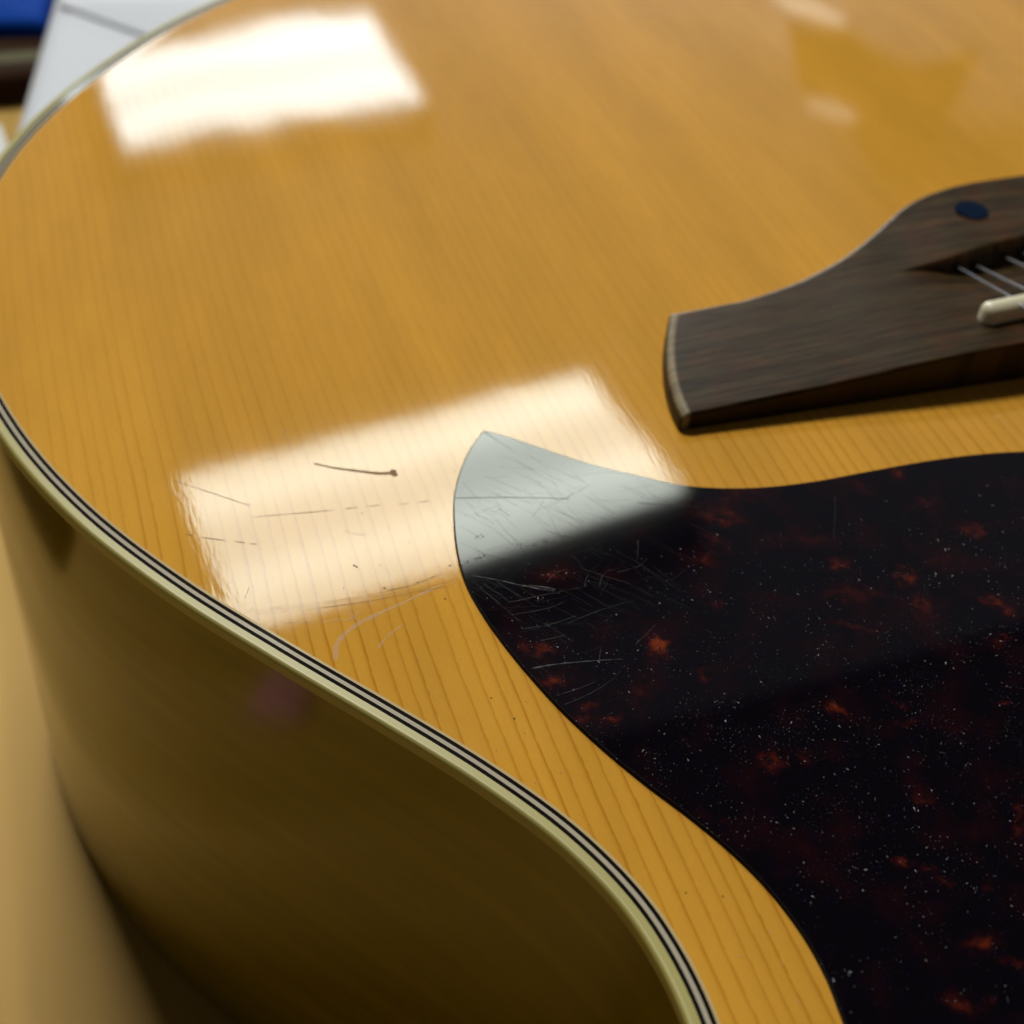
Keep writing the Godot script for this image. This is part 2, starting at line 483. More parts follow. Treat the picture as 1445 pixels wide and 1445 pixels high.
func bench_wood(tone: Array, s: int) -> StandardMaterial3D:
	var w := 384
	var h := 384
	var a := noise(0.16, s, 4).get_image(w, 9, false, false, false)
	a.resize(w, h, Image.INTERPOLATE_CUBIC)
	var g := a.get_data()
	var blot := grey(noise(0.012, s + 20, 3), w, h)
	var data := PackedByteArray()
	data.resize(w * h * 3)
	for k in w * h:
		var t := (0.45 + 0.9 * g[k] / 255.0) * (0.8 + 0.4 * blot[k] / 255.0)
		var c := lin(minf(tone[0] * t, 0.85), minf(tone[1] * t, 0.8), minf(tone[2] * t * t, 0.7))
		data[k * 3] = int(c.r * 255)
		data[k * 3 + 1] = int(c.g * 255)
		data[k * 3 + 2] = int(c.b * 255)
	var m := mat(Color.WHITE, 0.55, 0.35)
	m.albedo_texture = texture(w, h, data)
	m.uv1_triplanar = true
	m.uv1_scale = Vector3(1, 1, 1)
	m.uv1_offset = Vector3(0.5, 0.5, 0.5)
	return m


func cloth() -> StandardMaterial3D:
	var m := mat(lin(0.74, 0.79, 0.87), 0.9)
	var g := noise(0.08, 61, 3).get_image(256, 256, false, false, true)
	m.heightmap_enabled = true
	m.heightmap_texture = ImageTexture.create_from_image(g)
	m.heightmap_scale = 0.03
	m.uv1_triplanar = true
	m.uv1_scale = Vector3(12, 12, 12)
	return m


# ---------------------------------------------------------------- lamps and ceiling

func ceiling_light(at: Vector3, size: Vector2, turn: float, tint: Color, lamp: float, glow: float, label: String) -> void:
	var t := thing("ceiling_light", label, "ceiling light", at, deg_to_rad(turn), "ceiling light panels")
	var st := SurfaceTool.new()
	# the housing: an open tray round the diffuser
	for s in [[Vector3(0, 0.045, 0), Vector3(size.x + 0.06, 0.01, size.y + 0.06)], [Vector3(size.x / 2 + 0.018, 0.017, 0), Vector3(0.02, 0.044, size.y + 0.056)], [Vector3(-size.x / 2 - 0.018, 0.017, 0), Vector3(0.02, 0.044, size.y + 0.056)], [Vector3(0, 0.017, size.y / 2 + 0.018), Vector3(size.x + 0.014, 0.044, 0.02)], [Vector3(0, 0.017, -size.y / 2 - 0.018), Vector3(size.x + 0.014, 0.044, 0.02)]]:
		var b := BoxMesh.new()
		b.size = s[1]
		st.append_from(b, 0, Transform3D(Basis(), s[0]))
	part("lamp_housing", st.commit(), M.enamel, t)
	# the diffuser, brighter along the two tubes behind it
	var im := Image.create(4, 64, false, Image.FORMAT_RGBF)
	for j in 64:
		var y := (j + 0.5) / 64.0
		var v := 0.6 + 0.4 * (exp(-pow((y - 0.26) / 0.15, 2.0)) + exp(-pow((y - 0.80) / 0.15, 2.0)))
		for i in 4:
			im.set_pixel(i, j, Color(v, v, v))
	im.convert(Image.FORMAT_RGB8)
	var m := mat(lin(0.8, 0.8, 0.78), 0.5)
	m.emission_enabled = true
	m.emission = tint
	m.emission_operator = BaseMaterial3D.EMISSION_OP_MULTIPLY
	m.emission_texture = ImageTexture.create_from_image(im)
	m.emission_energy_multiplier = glow
	var p := PlaneMesh.new()
	p.size = size
	p.orientation = PlaneMesh.FACE_Y
	var d := part("lamp_diffuser", p, m, t)
	d.rotation.x = PI
	var l := AreaLight3D.new()
	l.name = "lamp"
	l.area_size = size
	l.area_normalize_energy = true
	l.light_energy = lamp * size.x * size.y / PI
	l.light_color = tint
	l.area_range = 12.0
	l.area_attenuation = 2.0
	l.shadow_enabled = true
	l.position.y = -0.004
	l.rotation.x = -PI / 2
	t.add_child(l)


func added_spot_lamp(at: Vector3, r: float, glow: float, label: String) -> void:  # added lamps, placed so that the lacquer mirrors pale spots
	var t := thing("added_round_lamp", label, "lamp", at, 0.0, "small added lamps under the ceiling")
	var c := CylinderMesh.new()
	c.top_radius = r * 0.6
	c.bottom_radius = r + 0.012
	c.height = 0.09
	c.cap_bottom = false
	part("lamp_shade", c, M.enamel, t).position.y = 0.05
	var m := mat(lin(0.8, 0.8, 0.78), 0.5)
	m.emission_enabled = true
	m.emission = lin(1.0, 0.93, 0.8)
	m.emission_energy_multiplier = glow
	var d := CylinderMesh.new()
	d.top_radius = r
	d.bottom_radius = r
	d.height = 0.012
	part("lamp_lens", d, m, t).position.y = 0.012
	var l := SpotLight3D.new()
	l.name = "lamp"
	l.light_color = lin(1.0, 0.93, 0.8)
	l.light_energy = 0.05
	l.light_size = r
	l.spot_range = 8.0
	l.spot_angle = 60.0
	l.spot_attenuation = 2.0
	l.shadow_enabled = true
	l.position.y = -0.004
	l.rotation.x = -PI / 2
	t.add_child(l)


func added_far_window() -> void:
	# unseen daylight source, added to brighten the far part of the ceiling
	var t := thing("added_window", "unseen bright pane added far behind the guitar to light the ceiling", "added_window", Vector3(2.2, -0.4, -9.2))
	var f := begin()
	for q in [[Vector3(0, -0.04, 0), Vector3(3.3, 0.08, 0.12)], [Vector3(0, 2.28, 0), Vector3(3.3, 0.08, 0.12)], [Vector3(-1.61, 1.12, 0), Vector3(0.08, 2.24, 0.12)], [Vector3(1.61, 1.12, 0), Vector3(0.08, 2.24, 0.12)], [Vector3(0, 1.12, 0.01), Vector3(0.05, 2.24, 0.08)]]:
		var bb := BoxMesh.new()
		bb.size = q[1]
		f.append_from(bb, 0, Transform3D(Basis(), q[0]))
	part("added_window_frame", f.commit(), M.enamel, t)
	var m := mat(lin(0.5, 0.5, 0.5), 0.1)
	m.emission_enabled = true
	m.emission = lin(0.92, 0.96, 1.0)
	m.emission_energy_multiplier = 2.0
	var p := PlaneMesh.new()
	p.size = Vector2(3.14, 2.24)
	p.orientation = PlaneMesh.FACE_Z
	part("added_window_pane", p, m, t).position = Vector3(0, 1.12, -0.03)
	var l := AreaLight3D.new()
	l.name = "added_window_light"
	l.area_size = p.size
	l.area_normalize_energy = true
	l.light_energy = 10.0 * 3.14 * 2.24 / PI
	l.light_color = lin(0.95, 0.97, 1.0)
	l.area_range = 16.0
	l.area_attenuation = 2.0
	l.shadow_enabled = true
	l.position = Vector3(0, 1.12, 0.08)
	l.rotation.y = PI
	t.add_child(l)


func added_board() -> void:
	# an unseen dark board, added and cut to mirror a dark patch in the lacquer
	var at := [Vector2(3.22, -5.36), Vector2(2.99, -4.93), Vector2(2.85, -4.63), Vector2(2.88, -4.48), Vector2(2.85, -4.24), Vector2(2.78, -3.99), Vector2(2.74, -3.81), Vector2(2.89, -3.75), Vector2(3.14, -4.05), Vector2(3.33, -4.29), Vector2(3.81, -4.80), Vector2(4.02, -5.05), Vector2(3.75, -4.90), Vector2(3.59, -4.86), Vector2(3.52, -4.93), Vector2(3.52, -5.13), Vector2(3.53, -5.42)]
	var low := PackedVector3Array()
	var high := PackedVector3Array()
	for p in at:
		low.append(Vector3(p.x * 1000, 2300, p.y * 1000))
		high.append(Vector3(p.x * 1000, 2330, p.y * 1000))
	var mid := Vector3.ZERO
	for p in low:
		mid += p / low.size()
	var c0 := PackedVector3Array()
	var c1 := PackedVector3Array()
	for p in low:
		c0.append(mid)
		c1.append(mid + Vector3(0, 30, 0))
	var o := part("added_ceiling_board", loft([c1, high, low, c0], true, true), mat(lin(0.012, 0.009, 0.006), 0.9, 0.1), self)
	o.set_meta("label", "dark board added under the ceiling to mirror a dark patch near the bridge")
	o.set_meta("category", "board")


func ceiling() -> void:
	var b := BoxMesh.new()
	b.size = Vector3(11, 0.1, 7.98)
	var c := part("ceiling", b, M.tile, self, "structure")
	c.position = Vector3(1.2, 2.56, -5.71)


# ---------------------------------------------------------------- bench

func workbench() -> void:
	var t := thing("workbench", "light wooden workbench top under the guitar", "workbench", Vector3(0.25, -0.105, -0.028))
	var b := BoxMesh.new()
	b.size = Vector3(0.2185, 0.04, 0.9)
	var tones := [[0.48, 0.30, 0.07], [0.54, 0.35, 0.10], [0.56, 0.345, 0.075], [0.54, 0.33, 0.07], [0.46, 0.28, 0.06], [0.55, 0.36, 0.10], [0.50, 0.32, 0.08], [0.47, 0.28, 0.06]]
	for k in 8:
		var copy: BoxMesh = b.duplicate()
		var o := part("plank", copy, bench_wood(tones[k], 50 + k), t)
		o.position = Vector3(-0.885 + 0.22 * k, -0.0205, 0.0)
	for sx in [-1, 1]:
		for sz in [-1, 1]:
			var l := BoxMesh.new()
			l.size = Vector3(0.07, 0.72, 0.07)
			part("leg", l, M.bench_leg, t).position = Vector3(-0.115 + sx * 0.80, -0.4015, sz * 0.38)


func on_bench(o: MeshInstance3D, x: float, z: float, turn: float, label: String, category: String, y := 0.0) -> void:
	o.position = Vector3(x, -DEPTH + 0.1 + y, z) * MM
	o.rotation.y = deg_to_rad(turn)
	o.set_meta("label", label)
	o.set_meta("category", category)


func bench_things() -> void:
	on_bench(part("folded_cloth", box_rounded(Vector3(150, 22, 200), 9), M.cloth, self), -77, -345.5, -11.2, "white folded cloth lying on the bench behind the guitar's tail", "cloth")
	on_bench(part("folded_cloth", box_rounded(Vector3(140, 1.6, 120), 0.7), M.cloth, self), -55, -346, -48, "smaller white cloth folded on top of the larger white cloth", "cloth", 22.1)
	on_bench(part("scrap_of_paper", box_rounded(Vector3(40, 1.2, 22), 0.6), M.paper, self), -190, -304, 6, "small white scrap of paper on the bench beside the guitar's rim", "paper")
	on_bench(part("shadow_strip", box_rounded(Vector3(120, 3, 15), 1.4), M.leather, self), -190, -370, 4, "dark strip standing for the shadow in front of the blue cloth", "shadow_strip")  # dark strip in place of the shadow below the blue cloth
	on_bench(part("rag", box_rounded(Vector3(110, 6, 15), 3), M.olive, self), -192, -354, 2, "narrow olive rag between the shadow strip and the leather roll", "rag")
	on_bench(part("leather_roll", box_rounded(Vector3(100, 10, 15), 5), M.leather, self), -192, -340, 1, "dark brown leather roll nearest the guitar", "leather roll")
	on_bench(part("added_pouch", box_rounded(Vector3(44, 10, 80), 5), M.leather, self), -258, -112, 6, "dark leather piece added out of view to darken the side reflection", "added_pouch")  # added out of view; darkens what the guitar's side mirrors
	on_bench(part("added_pink_note", box_rounded(Vector3(14, 0.3, 14), 0.1), M.pink, self), -225, 25, 20, "small pink paper added out of view for a pink glint in the side", "note")  # added out of view; gives the side its pink glint
	on_bench(part("blue_cloth", box_rounded(Vector3(120, 9, 100), 4), M.blue, self), -203, -436, -9, "bright blue cloth bundled on the bench beside the white cloth", "cloth")


# ---------------------------------------------------------------- the guitar

func guitar() -> void:
	for i in SIDES:
		outline_outer.append(outer_point(i))
	var g := thing("acoustic_guitar", "glossy amber acoustic guitar lying face up with tortoise pickguard", "guitar")
	# soundboard
	var top := part("soundboard", soundboard(), M.wood, g)
	var rows := []
	# the lines of the purfling, then the binding with its rounded corner
	var from := [4.25, 3.9, 3.38, 2.86]
	var to := [3.9, 3.38, 2.86, 2.34]
	var which := [M.cream, M.black, M.white, M.black]
	var said := ["thin cream purfling line next to the wood", "inner black purfling line", "white purfling line between the black ones", "outer black purfling line"]
	for k in 4:
		var o := part("purfling_line", loft([lift(inset(from[k]), 0), lift(inset(to[k]), 0)]), which[k], g)
		o.set_meta("label", said[k])
	rows = [lift(inset(2.34), 0), lift(inset(1.6), 0), lift(inset(1.5), 0)]
	for k in 9:
		var a := PI / 2 * k / 8
		rows.append(lift(inset(1.5 - 0.55 * sin(a)), -0.55 + 0.55 * cos(a)))
	rows.append(lift(inset(0.95), -0.75))
	rows.append(lift(inset(0.95), -1.9))
	part("binding", loft(rows), M.binding, g)
	rows = []
	for y in [-1.9, -9.0, -20.0, -40.0, -60.0, -80.0, -100.0, -104.0, -105.0]:
		rows.append(lift(inset(0.96), y))
	part("side", loft(rows, true, false, Rect2(0, 0, 1, 1), 6.0), M.side, g)
	rows = []
	for s in [1.0, 0.5, 0.0]:
		var row := PackedVector3Array()
		for p in inset(1.0):
			var q: Vector2 = WAIST + (p - WAIST) * s
			row.append(Vector3(q.x, -DEPTH + 0.1, q.y))
		rows.append(row)
	part("back", loft(rows), M.side, g)
	marks(top)
	# flat black disc for the dark opening, with its rosette, to the right of what the picture shows
	var ring := func(r: float, y: float) -> PackedVector3Array:
		var out := PackedVector3Array()
		for k in 96:
			out.append(Vector3(CX - sin(TAU * k / 96.0) * r, y, 111.0 - cos(TAU * k / 96.0) * r))
		return out
	part("soundhole_disc", loft([ring.call(0.01, 0.03), ring.call(47.0, 0.03)]), M.hole, g)
	for k in 3:
		part("rosette_ring", loft([ring.call(48.6 + 1.3 * k, 0.03), ring.call(49.3 + 1.3 * k, 0.03)]), [M.black, M.white, M.black][k], g)
	pickguard(g)
	bridge(g)


func soundboard() -> ArrayMesh:
	# flat to the eye, but its lacquer swells and sinks a little and rolls off towards the rim
	var rim := inset(4.25)
	var shares := []
	for k in 46:
		shares.append(0.02 * k)
	shares.append_array([0.92, 0.935, 0.95, 0.965, 0.98, 0.99, 1.0])
	var wave := noise(0.045, 81, 2)
	var at := PackedVector3Array()
	var out := PackedVector3Array()
	var uv := PackedVector2Array()
	for s in shares:
		for i in SIDES + 1:
			var p := rim[i % SIDES]
			var q: Vector2 = WAIST + (p - WAIST) * s
			var x := clampf((q.x + 60.0) / 100.0, -1.3, 0.8)
			var z := clampf((q.y + 40.0) / 100.0, -1.4, 1.1)
			var n := swell(x, z) * 0.01 + Vector2(wave.get_noise_2d(q.x, q.y * 0.7), wave.get_noise_2d(q.x + 500.0, q.y * 0.7)) * 0.0019
			var d: float = (p - q).length()
			if d < 22.0 and d > 0.0:
				n += (p - q) / d * 0.00465 * pow(1.0 - d / 22.0, 2.0)
			at.append(Vector3(q.x, 0, q.y) * MM)
			out.append(Vector3(n.x, 1, n.y).normalized())
			uv.append(Vector2((q.x + 180.0) / 216.0, (q.y + 210.0) / 480.0))
	var idx := PackedInt32Array()
	var w := SIDES + 1
	for r in shares.size() - 1:
		for i in SIDES:
			var k := r * w + i
			idx.append_array([k, k + 1, k + w + 1, k, k + w + 1, k + w])
	var arr := []
	arr.resize(Mesh.ARRAY_MAX)
	arr[Mesh.ARRAY_VERTEX] = at
	arr[Mesh.ARRAY_NORMAL] = out
	arr[Mesh.ARRAY_TEX_UV] = uv
	arr[Mesh.ARRAY_INDEX] = idx
	var m := ArrayMesh.new()
	m.add_surface_from_arrays(Mesh.PRIMITIVE_TRIANGLES, arr)
	return m


func swell(x: float, z: float) -> Vector2:
	var xz := clampf(x * z, -0.8, 0.95)
	return Vector2(-0.142 * x + 0.175 * z + 0.042 * x * x - 3.52 * xz, 0.175 * x + 0.621 * z + 0.988 * z * z + 1.041 * xz)


func pickguard(g: Node3D) -> void:
	var tip := Vector2(-104.3, -5.9)
	var ctl := [tip, Vector2(-107.0, -2.9), Vector2(-109.9, 1.5), Vector2(-112.4, 6.7), Vector2(-114.0, 12.2), Vector2(-115.1, 17.5), Vector2(-115.6, 22.2), Vector2(-115.4, 26.5), Vector2(-114.4, 32.6), Vector2(-112.8, 39.0), Vector2(-110.6, 45.9), Vector2(-107.8, 52.6), Vector2(-104.8, 58.6), Vector2(-101.8, 63.9), Vector2(-99.1, 69.4), Vector2(-97.1, 75.0), Vector2(-96.0, 80.6), Vector2(-95.8, 85.7), Vector2(-96.4, 91.1), Vector2(-97.5, 100), Vector2(-95, 115), Vector2(-88, 128), Vector2(-76, 136), Vector2(-60, 139), Vector2(-45, 134), Vector2(-38, 122), Vector2(-39, 106), Vector2(-37, 92), Vector2(-31, 78), Vector2(-21, 66), Vector2(-8, 58.5), Vector2(2, 52), Vector2(6, 42), Vector2(2, 31), Vector2(-8, 23), Vector2(-18, 18.7), Vector2(-27.1, 16.7), Vector2(-34.4, 15.7), Vector2(-42.6, 15.3), Vector2(-52.1, 15.4), Vector2(-61.4, 15.6), Vector2(-69.0, 15.1), Vector2(-75.1, 13.9), Vector2(-80.7, 11.9), Vector2(-85.9, 8.6), Vector2(-91.9, 4.5), Vector2(-97.7, -0.5), Vector2(-101.0, -3.5), tip]
	guard_line = spline(ctl, 8)
	guard_line.remove_at(guard_line.size() - 1)
	var n := guard_line.size()
	var grow := func(d: float, y: float) -> PackedVector3Array:
		var out := PackedVector3Array()
		for i in n:
			var t := (guard_line[(i + 1) % n] - guard_line[(i + n - 1) % n]).normalized()
			var p := guard_line[i] + Vector2(t.y, -t.x) * d
			out.append(Vector3(p.x, y, p.y))
		return out
	var mid := Vector2(-72, 60)
	var rows := []
	for s in [0.0, 0.25, 0.5, 0.75, 0.9]:
		var row := PackedVector3Array()
		for p in guard_line:
			var q: Vector2 = mid + (p - mid) * s
			row.append(Vector3(q.x, 0.6, q.y))
		rows.append(row)
	rows.append(grow.call(0.5, 0.6))
	rows.append(grow.call(0.15, 0.6))
	var face := loft(rows, true, false, Rect2(-120, -10, 120, 120)).surface_get_arrays(0)
	for i in face[Mesh.ARRAY_VERTEX].size():
		var v: Vector3 = face[Mesh.ARRAY_VERTEX][i] / MM
		var tilt := swell(clampf((v.x + 60.0) / 100.0, -1.3, 0.8), clampf((v.z + 40.0) / 100.0, -1.4, 1.1)) * 0.01
		face[Mesh.ARRAY_NORMAL][i] = Vector3(tilt.x, 1, tilt.y).normalized()
	var shield := ArrayMesh.new()
	shield.add_surface_from_arrays(Mesh.PRIMITIVE_TRIANGLES, face)
	rows = []
	for k in 5:
		var a := PI / 2 * k / 4
		rows.append(grow.call(0.15 - 0.15 * sin(a), 0.45 + 0.15 * cos(a)))
	rows.append(grow.call(0.0, 0.03))
	shield.add_surface_from_arrays(Mesh.PRIMITIVE_TRIANGLES, loft(rows, true, false, Rect2(-120, -10, 120, 120)).surface_get_arrays(0))
	var o := part("pickguard", shield, M.guard, g)
	shield.surface_set_material(1, mat(lin(0.006, 0.003, 0.002), 0.55, 0.2))
	guard_marks(o)


# ---- the bridge

func curve_at(x: float, keys: Array) -> float:
	for i in keys.size() - 1:
		if x <= keys[i + 1].x:
			var t: float = clampf((x - keys[i].x) / (keys[i + 1].x - keys[i].x), 0.0, 1.0)
			var a: float = keys[maxi(i - 1, 0)].y
			var d: float = keys[mini(i + 2, keys.size() - 1)].y
			return cubic_interpolate(keys[i].y, keys[i + 1].y, a, d, t)
	return keys[-1].y


func rear_of(x: float) -> float:
	return curve_at(x, [Vector2(-76, -24.9), Vector2(-69, -24.6), Vector2(-62, -24.4), Vector2(-55.5, -24.4), Vector2(-48.5, -25.4), Vector2(-42, -27.0), Vector2(-35, -29.6), Vector2(-28.5, -33.2), Vector2(-23, -37), Vector2(-16, -41.7), Vector2(-10, -44.5), Vector2(-2.6, -46.4), Vector2(6, -47.2), Vector2(15, -47.4)])


func wall_of(x: float) -> float:
	return curve_at(x, [Vector2(-76, -21.0), Vector2(-40, -21.5), Vector2(-27, -22.8), Vector2(-18, -23.5), Vector2(-9, -25.2), Vector2(0, -26.7), Vector2(15, -27.5)])


func bridge_height(x: float, z: float, behind: bool) -> float:
	var base := curve_at(x, [Vector2(-76, 3.0), Vector2(-60, 4.0), Vector2(-45, 5.2), Vector2(-33, 6.5), Vector2(-20, 7.2), Vector2(15, 7.4)])
	var zw := wall_of(x)
	var rise := smoothstep(-28.0, -11.0, x)
	if behind:
		return base + 0.9 * rise * smoothstep(-44.0, -26.0, z)
	return base - 3.0 * rise * smoothstep(zw + 12.0, zw + 0.5, z)


func bridge(g: Node3D) -> void:
	var cols := PackedFloat32Array()   # half of the columns, 0 at the wing's end, 1 in the middle
	for k in 8:
		cols.append(0.022 * k / 8.0)
	for k in 100:
		cols.append(0.022 + 0.978 * k / 99.0)
	var full := []
	for u in cols:
		full.append([u, false])
	for k in range(cols.size() - 2, -1, -1):
		full.append([cols[k], true])
	var fr := [0.0, 0.004, 0.010, 0.018, 0.03, 0.05]
	for k in 22:
		fr.append(0.05 + 0.95 * (k + 1) / 22.0)
	var rr := []
	for k in 22:
		rr.append(0.93 * k / 22.0)
	rr.append_array([0.93, 0.955, 0.972, 0.985, 0.994, 1.0])
	var rows := []
	var foot := []
	for r in fr.size() + rr.size():
		var behind: bool = r >= fr.size()
		var row := PackedVector3Array()
		for c in full:
			var u: float = c[0]
			var x0 := lerpf(-76.0, CX, u)
			var zr := rear_of(x0)
			var zw := wall_of(x0)
			var z: float
			if behind:
				z = lerpf(zw - 0.12, zr, rr[r - fr.size()])
			else:
				z = lerpf(0.0, zw + 0.12, fr[r])
			var v := z / -24.9
			var bow := 8.5 * pow(clampf(v, 0, 1), 1.7) * pow(1.0 - u, 9.0)
			var x := x0 + bow
			# round the edges
			var y := bridge_height(x0, z, behind)
			var e_front := -z
			var e_rear := (z - zr) * 0.9
			var e_end := (x0 + 76.0) * 0.95
			y -= edge_drop(e_front, 0.5) + edge_drop(e_rear, 0.8) + edge_drop(e_end, 1.6)
			if c[1]:
				x = 2 * CX - x
			row.append(Vector3(x, maxf(y, 0.4), z))
		rows.append(row)
	# columns run along +x, rows along -z: turn the rows so that faces look up
	rows.reverse()
	var wall := []
	var around := PackedVector3Array()
	for p in rows[0]:
		around.append(p)
	for r in range(1, rows.size()):
		around.append(rows[r][rows[r].size() - 1])
	for k in range(rows[0].size() - 2, -1, -1):
		around.append(rows[rows.size() - 1][k])
	for r in range(rows.size() - 2, 0, -1):
		around.append(rows[r][0])
	around.reverse()
	var below := PackedVector3Array()
	for p in around:
		below.append(Vector3(p.x, -0.05, p.z))
	var uv := Rect2(-90, -55, 200, 60)
	var st := SurfaceTool.new()
	st.append_from(loft(rows, false, false, uv), 0, Transform3D())
	st.append_from(loft([around, below], true, false, uv), 0, Transform3D())
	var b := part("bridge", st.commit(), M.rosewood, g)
	# saddle
	rows = []
	for q in [[0.0, 10.9], [0.6, 10.8], [1.3, 10.4], [1.7, 9.7], [1.75, 4.0]]:
		var row := PackedVector3Array()
		for end in 2:
			for k in 13:
				var turn: float = PI * k / 12.0 + PI * end
				var mid_x := -22.2 + 1.6 if end == 0 else 52.2 - 1.6
				var low: float = 0.8 * pow((mid_x - CX) / 37.0, 2.0) if q[1] > 8.0 else 0.0
				row.append(Vector3(mid_x - sin(turn) * q[0], q[1] - low, -cos(turn) * q[0]))
		rows.append(row)
	var sd := part("saddle", loft(rows), M.bone, b)
	sd.transform = Transform3D(Basis(Vector3.UP, deg_to_rad(5.0)), Vector3.ZERO)
	sd.position = Vector3(-22.2, 0, -7.0) * MM - sd.basis * (Vector3(-22.2, 0, 0) * MM)
	# inlaid dot, string holes
	var dot := CylinderMesh.new()
	dot.top_radius = 2.9 * MM
	dot.bottom_radius = 2.9 * MM
	dot.height = 1.0 * MM
	var d := part("inlay_dot", dot, M.pearl, b)
	d.position = Vector3(-5.9, 7.6, -36.6) * MM
	d.set_meta("label", "round dark blue inlay dot")
	var wires := []
	for k in 6:
		wires.append(-16.2 + 10.6 * k)
		wires.append(-12.2 + 10.6 * k)
	var hole := CylinderMesh.new()
	hole.top_radius = 0.75 * MM
	hole.bottom_radius = 0.75 * MM
	hole.height = 0.5 * MM
	for k in 12:
		var x: float = wires[k]
		var xm: float = x if x <= CX else 2 * CX - x
		var zw := wall_of(xm)
		var y := bridge_height(xm, zw + 0.2, false) + 1.0
		var h := part("string_hole", hole, M.hole, b)
		h.rotation.x = PI / 2
		h.position = Vector3(x, y, zw + 0.05) * MM
		var ys := 10.15 - 0.8 * pow((x - CX) / 37.4, 2.0) + 0.25
		var thick: float = 0.15 + 0.02 * k
		var pts := [Vector3(x, y, zw + 0.1), Vector3(x, ys, -7.0 - (x + 22.2) * 0.0875), Vector3(lerpf(x, CX, 0.3), 10.0, 150), Vector3(lerpf(x, CX, 0.35), 10.2, 268)]
		part("string", tube(pts, thick), M.steel, g)


func edge_drop(e: float, r: float) -> float:
	if e >= r:
		return 0.0
	var t := r - maxf(e, 0.0)
	return r - sqrt(maxf(r * r - t * t, 0.0))


func tube(pts: Array, r: float) -> ArrayMesh:
	var rows := []
	for i in pts.size():
		var t: Vector3 = (pts[mini(i + 1, pts.size() - 1)] - pts[maxi(i - 1, 0)]).normalized()
		var a := t.cross(Vector3.UP).normalized()
		var b := a.cross(t)
		var row := PackedVector3Array()
		for k in 10:
			row.append(pts[i] + (a * cos(TAU * k / 10) + b * sin(TAU * k / 10)) * r)
		rows.append(row)
	rows.reverse()
	return loft(rows)


# ---------------------------------------------------------------- scratches, dirt and dust

func ribbon(st: SurfaceTool, pts: Array, y: float, w0: float, w1: float, jag := 0.0) -> void:
	var line := spline(pts, 6)
	var n := line.size()
	var prev_a := Vector3.ZERO
	var prev_b := Vector3.ZERO
	for i in n:
		var t := (line[mini(i + 1, n - 1)] - line[maxi(i - 1, 0)]).normalized()
		var s := i / float(n - 1)
		var w := lerpf(w0, w1, s) * (0.25 if i == 0 or i == n - 1 else 1.0) * (1.0 + jag * rng.randf_range(-1, 1)) / 2
		var side := Vector2(t.y, -t.x) * w
		var c := line[i]
		var a := Vector3(c.x + side.x, y, c.y + side.y) * MM
		var b := Vector3(c.x - side.x, y, c.y - side.y) * MM
		if i:
			for v in [prev_a, b, prev_b, prev_a, a, b]:
				st.set_normal(Vector3.UP)
				st.add_vertex(v)
		prev_a = a
		prev_b = b


func speck(st: SurfaceTool, c: Vector2, y: float, r: float) -> void:
	var k := 7
	var pts := []
	for i in k:
		var a := -TAU * i / k
		pts.append(Vector3(c.x + cos(a) * r * rng.randf_range(0.5, 1.2), y, c.y + sin(a) * r * rng.randf_range(0.5, 1.2)) * MM)
	for i in k:
		for v in [Vector3(c.x, y, c.y) * MM, pts[(i + 1) % k], pts[i]]:
			st.set_normal(Vector3.UP)
			st.add_vertex(v)


func begin() -> SurfaceTool:
	var st := SurfaceTool.new()
	st.begin(Mesh.PRIMITIVE_TRIANGLES)
	return st


func marks(top: Node3D) -> void:
	var darks := begin()
	var lights := begin()
	var gouge := begin()
	var y := 0.02
	for m in WOOD_MARKS:
		match m[0]:
			"gouge":
				ribbon(gouge, m[1], y, 0.30, 0.62, 0.2)
				speck(gouge, m[1][-1] + Vector2(-0.2, 0.05), y + 0.004, 0.75)
			"h1": ribbon(darks, m[1], y, 0.06, 0.09, 0.4)
			"d1": ribbon(darks, m[1], y, 0.07, 0.12, 0.4)
			"d2": ribbon(darks, m[1], y, 0.06, 0.09, 0.4)
			"lo": ribbon(darks, m[1], y, 0.014, 0.022, 0.9)
			"lo2": ribbon(darks, m[1], y, 0.05, 0.08, 0.95)
			"tick": ribbon(darks, m[1], y, 0.05, 0.03, 0.5)
			"arc": ribbon(darks, m[1], y, 0.03, 0.04, 0.5)
			"l1": ribbon(lights, m[1], y, 0.75, 0.35, 0.35)
			"l2": ribbon(lights, m[1], y, 0.28, 0.16, 0.5)
			"l3": ribbon(lights, m[1], y, 0.16, 0.10, 0.6)
			"l4": ribbon(lights, m[1], y, 0.22, 0.12, 0.6)
			_: ribbon(lights, m[1], y, 0.12, 0.06, 0.6)
	for p in WOOD_SPECKS:
		speck(darks, p, y, rng.randf_range(0.08, 0.2))
	for k in 150:
		speck(darks, Vector2(rng.randf_range(-146, -116), rng.randf_range(10, 24)), y, rng.randf_range(0.015, 0.06))
	var brown := mat(lin(0.30, 0.19, 0.09), 0.7, 0.2)
	part("dent", gouge.commit(), brown, top)
	part("scratch", darks.commit(), mat(lin(0.16, 0.09, 0.04), 0.7, 0.2), top, "stuff")
	var pale := mat(lin(0.75, 0.55, 0.32), 0.6)
	pale.albedo_color.a = 0.35
	pale.transparency = BaseMaterial3D.TRANSPARENCY_ALPHA
	part("scuff", lights.commit(), pale, top, "stuff")


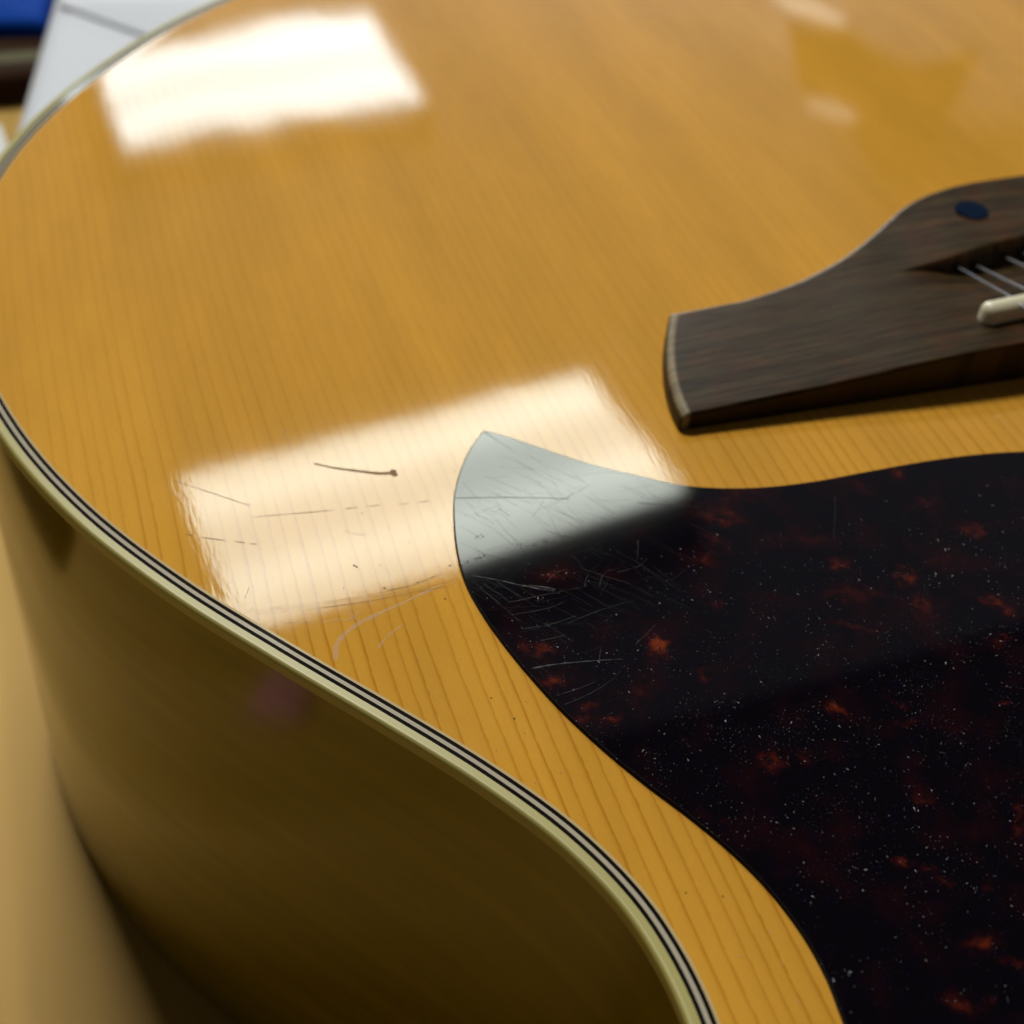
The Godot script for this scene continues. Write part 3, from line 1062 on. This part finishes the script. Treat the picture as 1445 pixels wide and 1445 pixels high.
func guard_marks(o: Node3D) -> void:
	var y := 0.62
	var hair := begin()
	var pale := begin()
	var faint := begin()
	for m in GUARD_MARKS:
		match m[0]:
			"h": ribbon(hair, m[1], y, 0.09, 0.06, 0.2)
			"w": ribbon(pale, m[1], y, 0.06, 0.11, 0.7)
			"b": ribbon(faint, m[1], y, 0.20, 0.06, 0.7)
			_: ribbon(pale, m[1], y, 0.028, 0.018, 0.6)
	for p in GUARD_DIRT:
		for k in 7:
			speck(hair, p + Vector2(rng.randfn(0, 0.5), rng.randfn(0, 0.16)), y, rng.randf_range(0.03, 0.12))
	# hairlines left by the pick, most of them running one way
	for k in 620:
		var c := Vector2(rng.randf_range(-115, -80), rng.randf_range(-4, 44))
		if rng.randf() < smoothstep(-100.0, -80.0, c.x) * 0.8 or rng.randf() < absf(c.y - (22.0 - (c.x + 112.0) * 0.35)) / 24.0 or not Geometry2D.is_point_in_polygon(c, guard_line):
			continue
		var a := rng.randfn(0.95, 0.2) if rng.randf() < 0.75 else rng.randfn(0.1, 0.5)
		var l := rng.randf_range(0.6, 3.6)
		var v := Vector2(cos(a), sin(a)) * l
		if not (Geometry2D.is_point_in_polygon(c - v, guard_line) and Geometry2D.is_point_in_polygon(c + v, guard_line)):
			continue
		ribbon(faint, [c - v, c + Vector2(-v.y, v.x) * rng.randf_range(-0.08, 0.08), c + v], y, 0.010, rng.randf_range(0.010, 0.026), 0.2)
	part("scratch", faint.commit(), mat(lin(0.030, 0.031, 0.033), 0.5, 0.3), o, "stuff")
	part("hairline", hair.commit(), mat(lin(0.05, 0.045, 0.04), 0.7, 0.2), o, "stuff")
	part("scratch", pale.commit(), mat(lin(0.065, 0.065, 0.06), 0.45, 0.4), o, "stuff")


func dust() -> void:
	var st := begin()
	var clump := noise(0.12, 71, 2)
	for k in 48000:
		var c := Vector2(rng.randf_range(-116, -20), 52.0 + rng.randfn(0, 22.0))
		if c.y < 20.0 + absf(rng.randfn(0, 6)):
			continue
		if not Geometry2D.is_point_in_polygon(c, guard_line):
			continue
		if clump.get_noise_2d(c.x, c.y) < rng.randf_range(-0.5, 0.35):
			continue
		flake(st, c, 0.62, pow(rng.randf(), 12.0) * 0.06 + 0.0105)
	for k in 700:
		var c := Vector2(rng.randf_range(-140, -92), rng.randf_range(20, 92))
		if Geometry2D.is_point_in_polygon(c, guard_line) or not Geometry2D.is_point_in_polygon(c, inset_cache()):
			continue
		flake(st, c, 0.02, pow(rng.randf(), 6.0) * 0.09 + 0.014)
	var m := mat(lin(0.58, 0.59, 0.62), 0.8, 0.2)
	var o := part("dust", st.commit(), m, self, "stuff")
	o.set_meta("label", "fine pale dust and lint scattered over the dark pickguard")
	o.set_meta("category", "dust")


var rim_cache: PackedVector2Array
func inset_cache() -> PackedVector2Array:
	if rim_cache.is_empty():
		rim_cache = inset(5.0)
	return rim_cache


func flake(st: SurfaceTool, c: Vector2, y: float, r: float) -> void:
	# a crumb: a bent, tilted three-sided pyramid, sometimes stretched into lint
	var a := rng.randf() * TAU
	var long := r * (rng.randf_range(2.5, 5.0) if rng.randf() < 0.12 else rng.randf_range(0.8, 1.5))
	var u := Vector2(cos(a), sin(a)) * long
	var v := Vector2(-sin(a), cos(a)) * r
	var p := [c + u, c - u * 0.7 + v, c - u * 0.7 - v]
	var apex := Vector3(c.x, y + r * 0.9, c.y) * MM
	for i in 3:
		var q0 := Vector3(p[i].x, y, p[i].y) * MM
		var q1 := Vector3(p[(i + 1) % 3].x, y, p[(i + 1) % 3].y) * MM
		var nn := (apex - q0).cross(q1 - q0).normalized()
		if nn.y < 0:
			nn = -nn
			var s := q0
			q0 = q1
			q1 = s
		for vv in [apex, q0, q1]:
			st.set_normal(nn)
			st.add_vertex(vv)
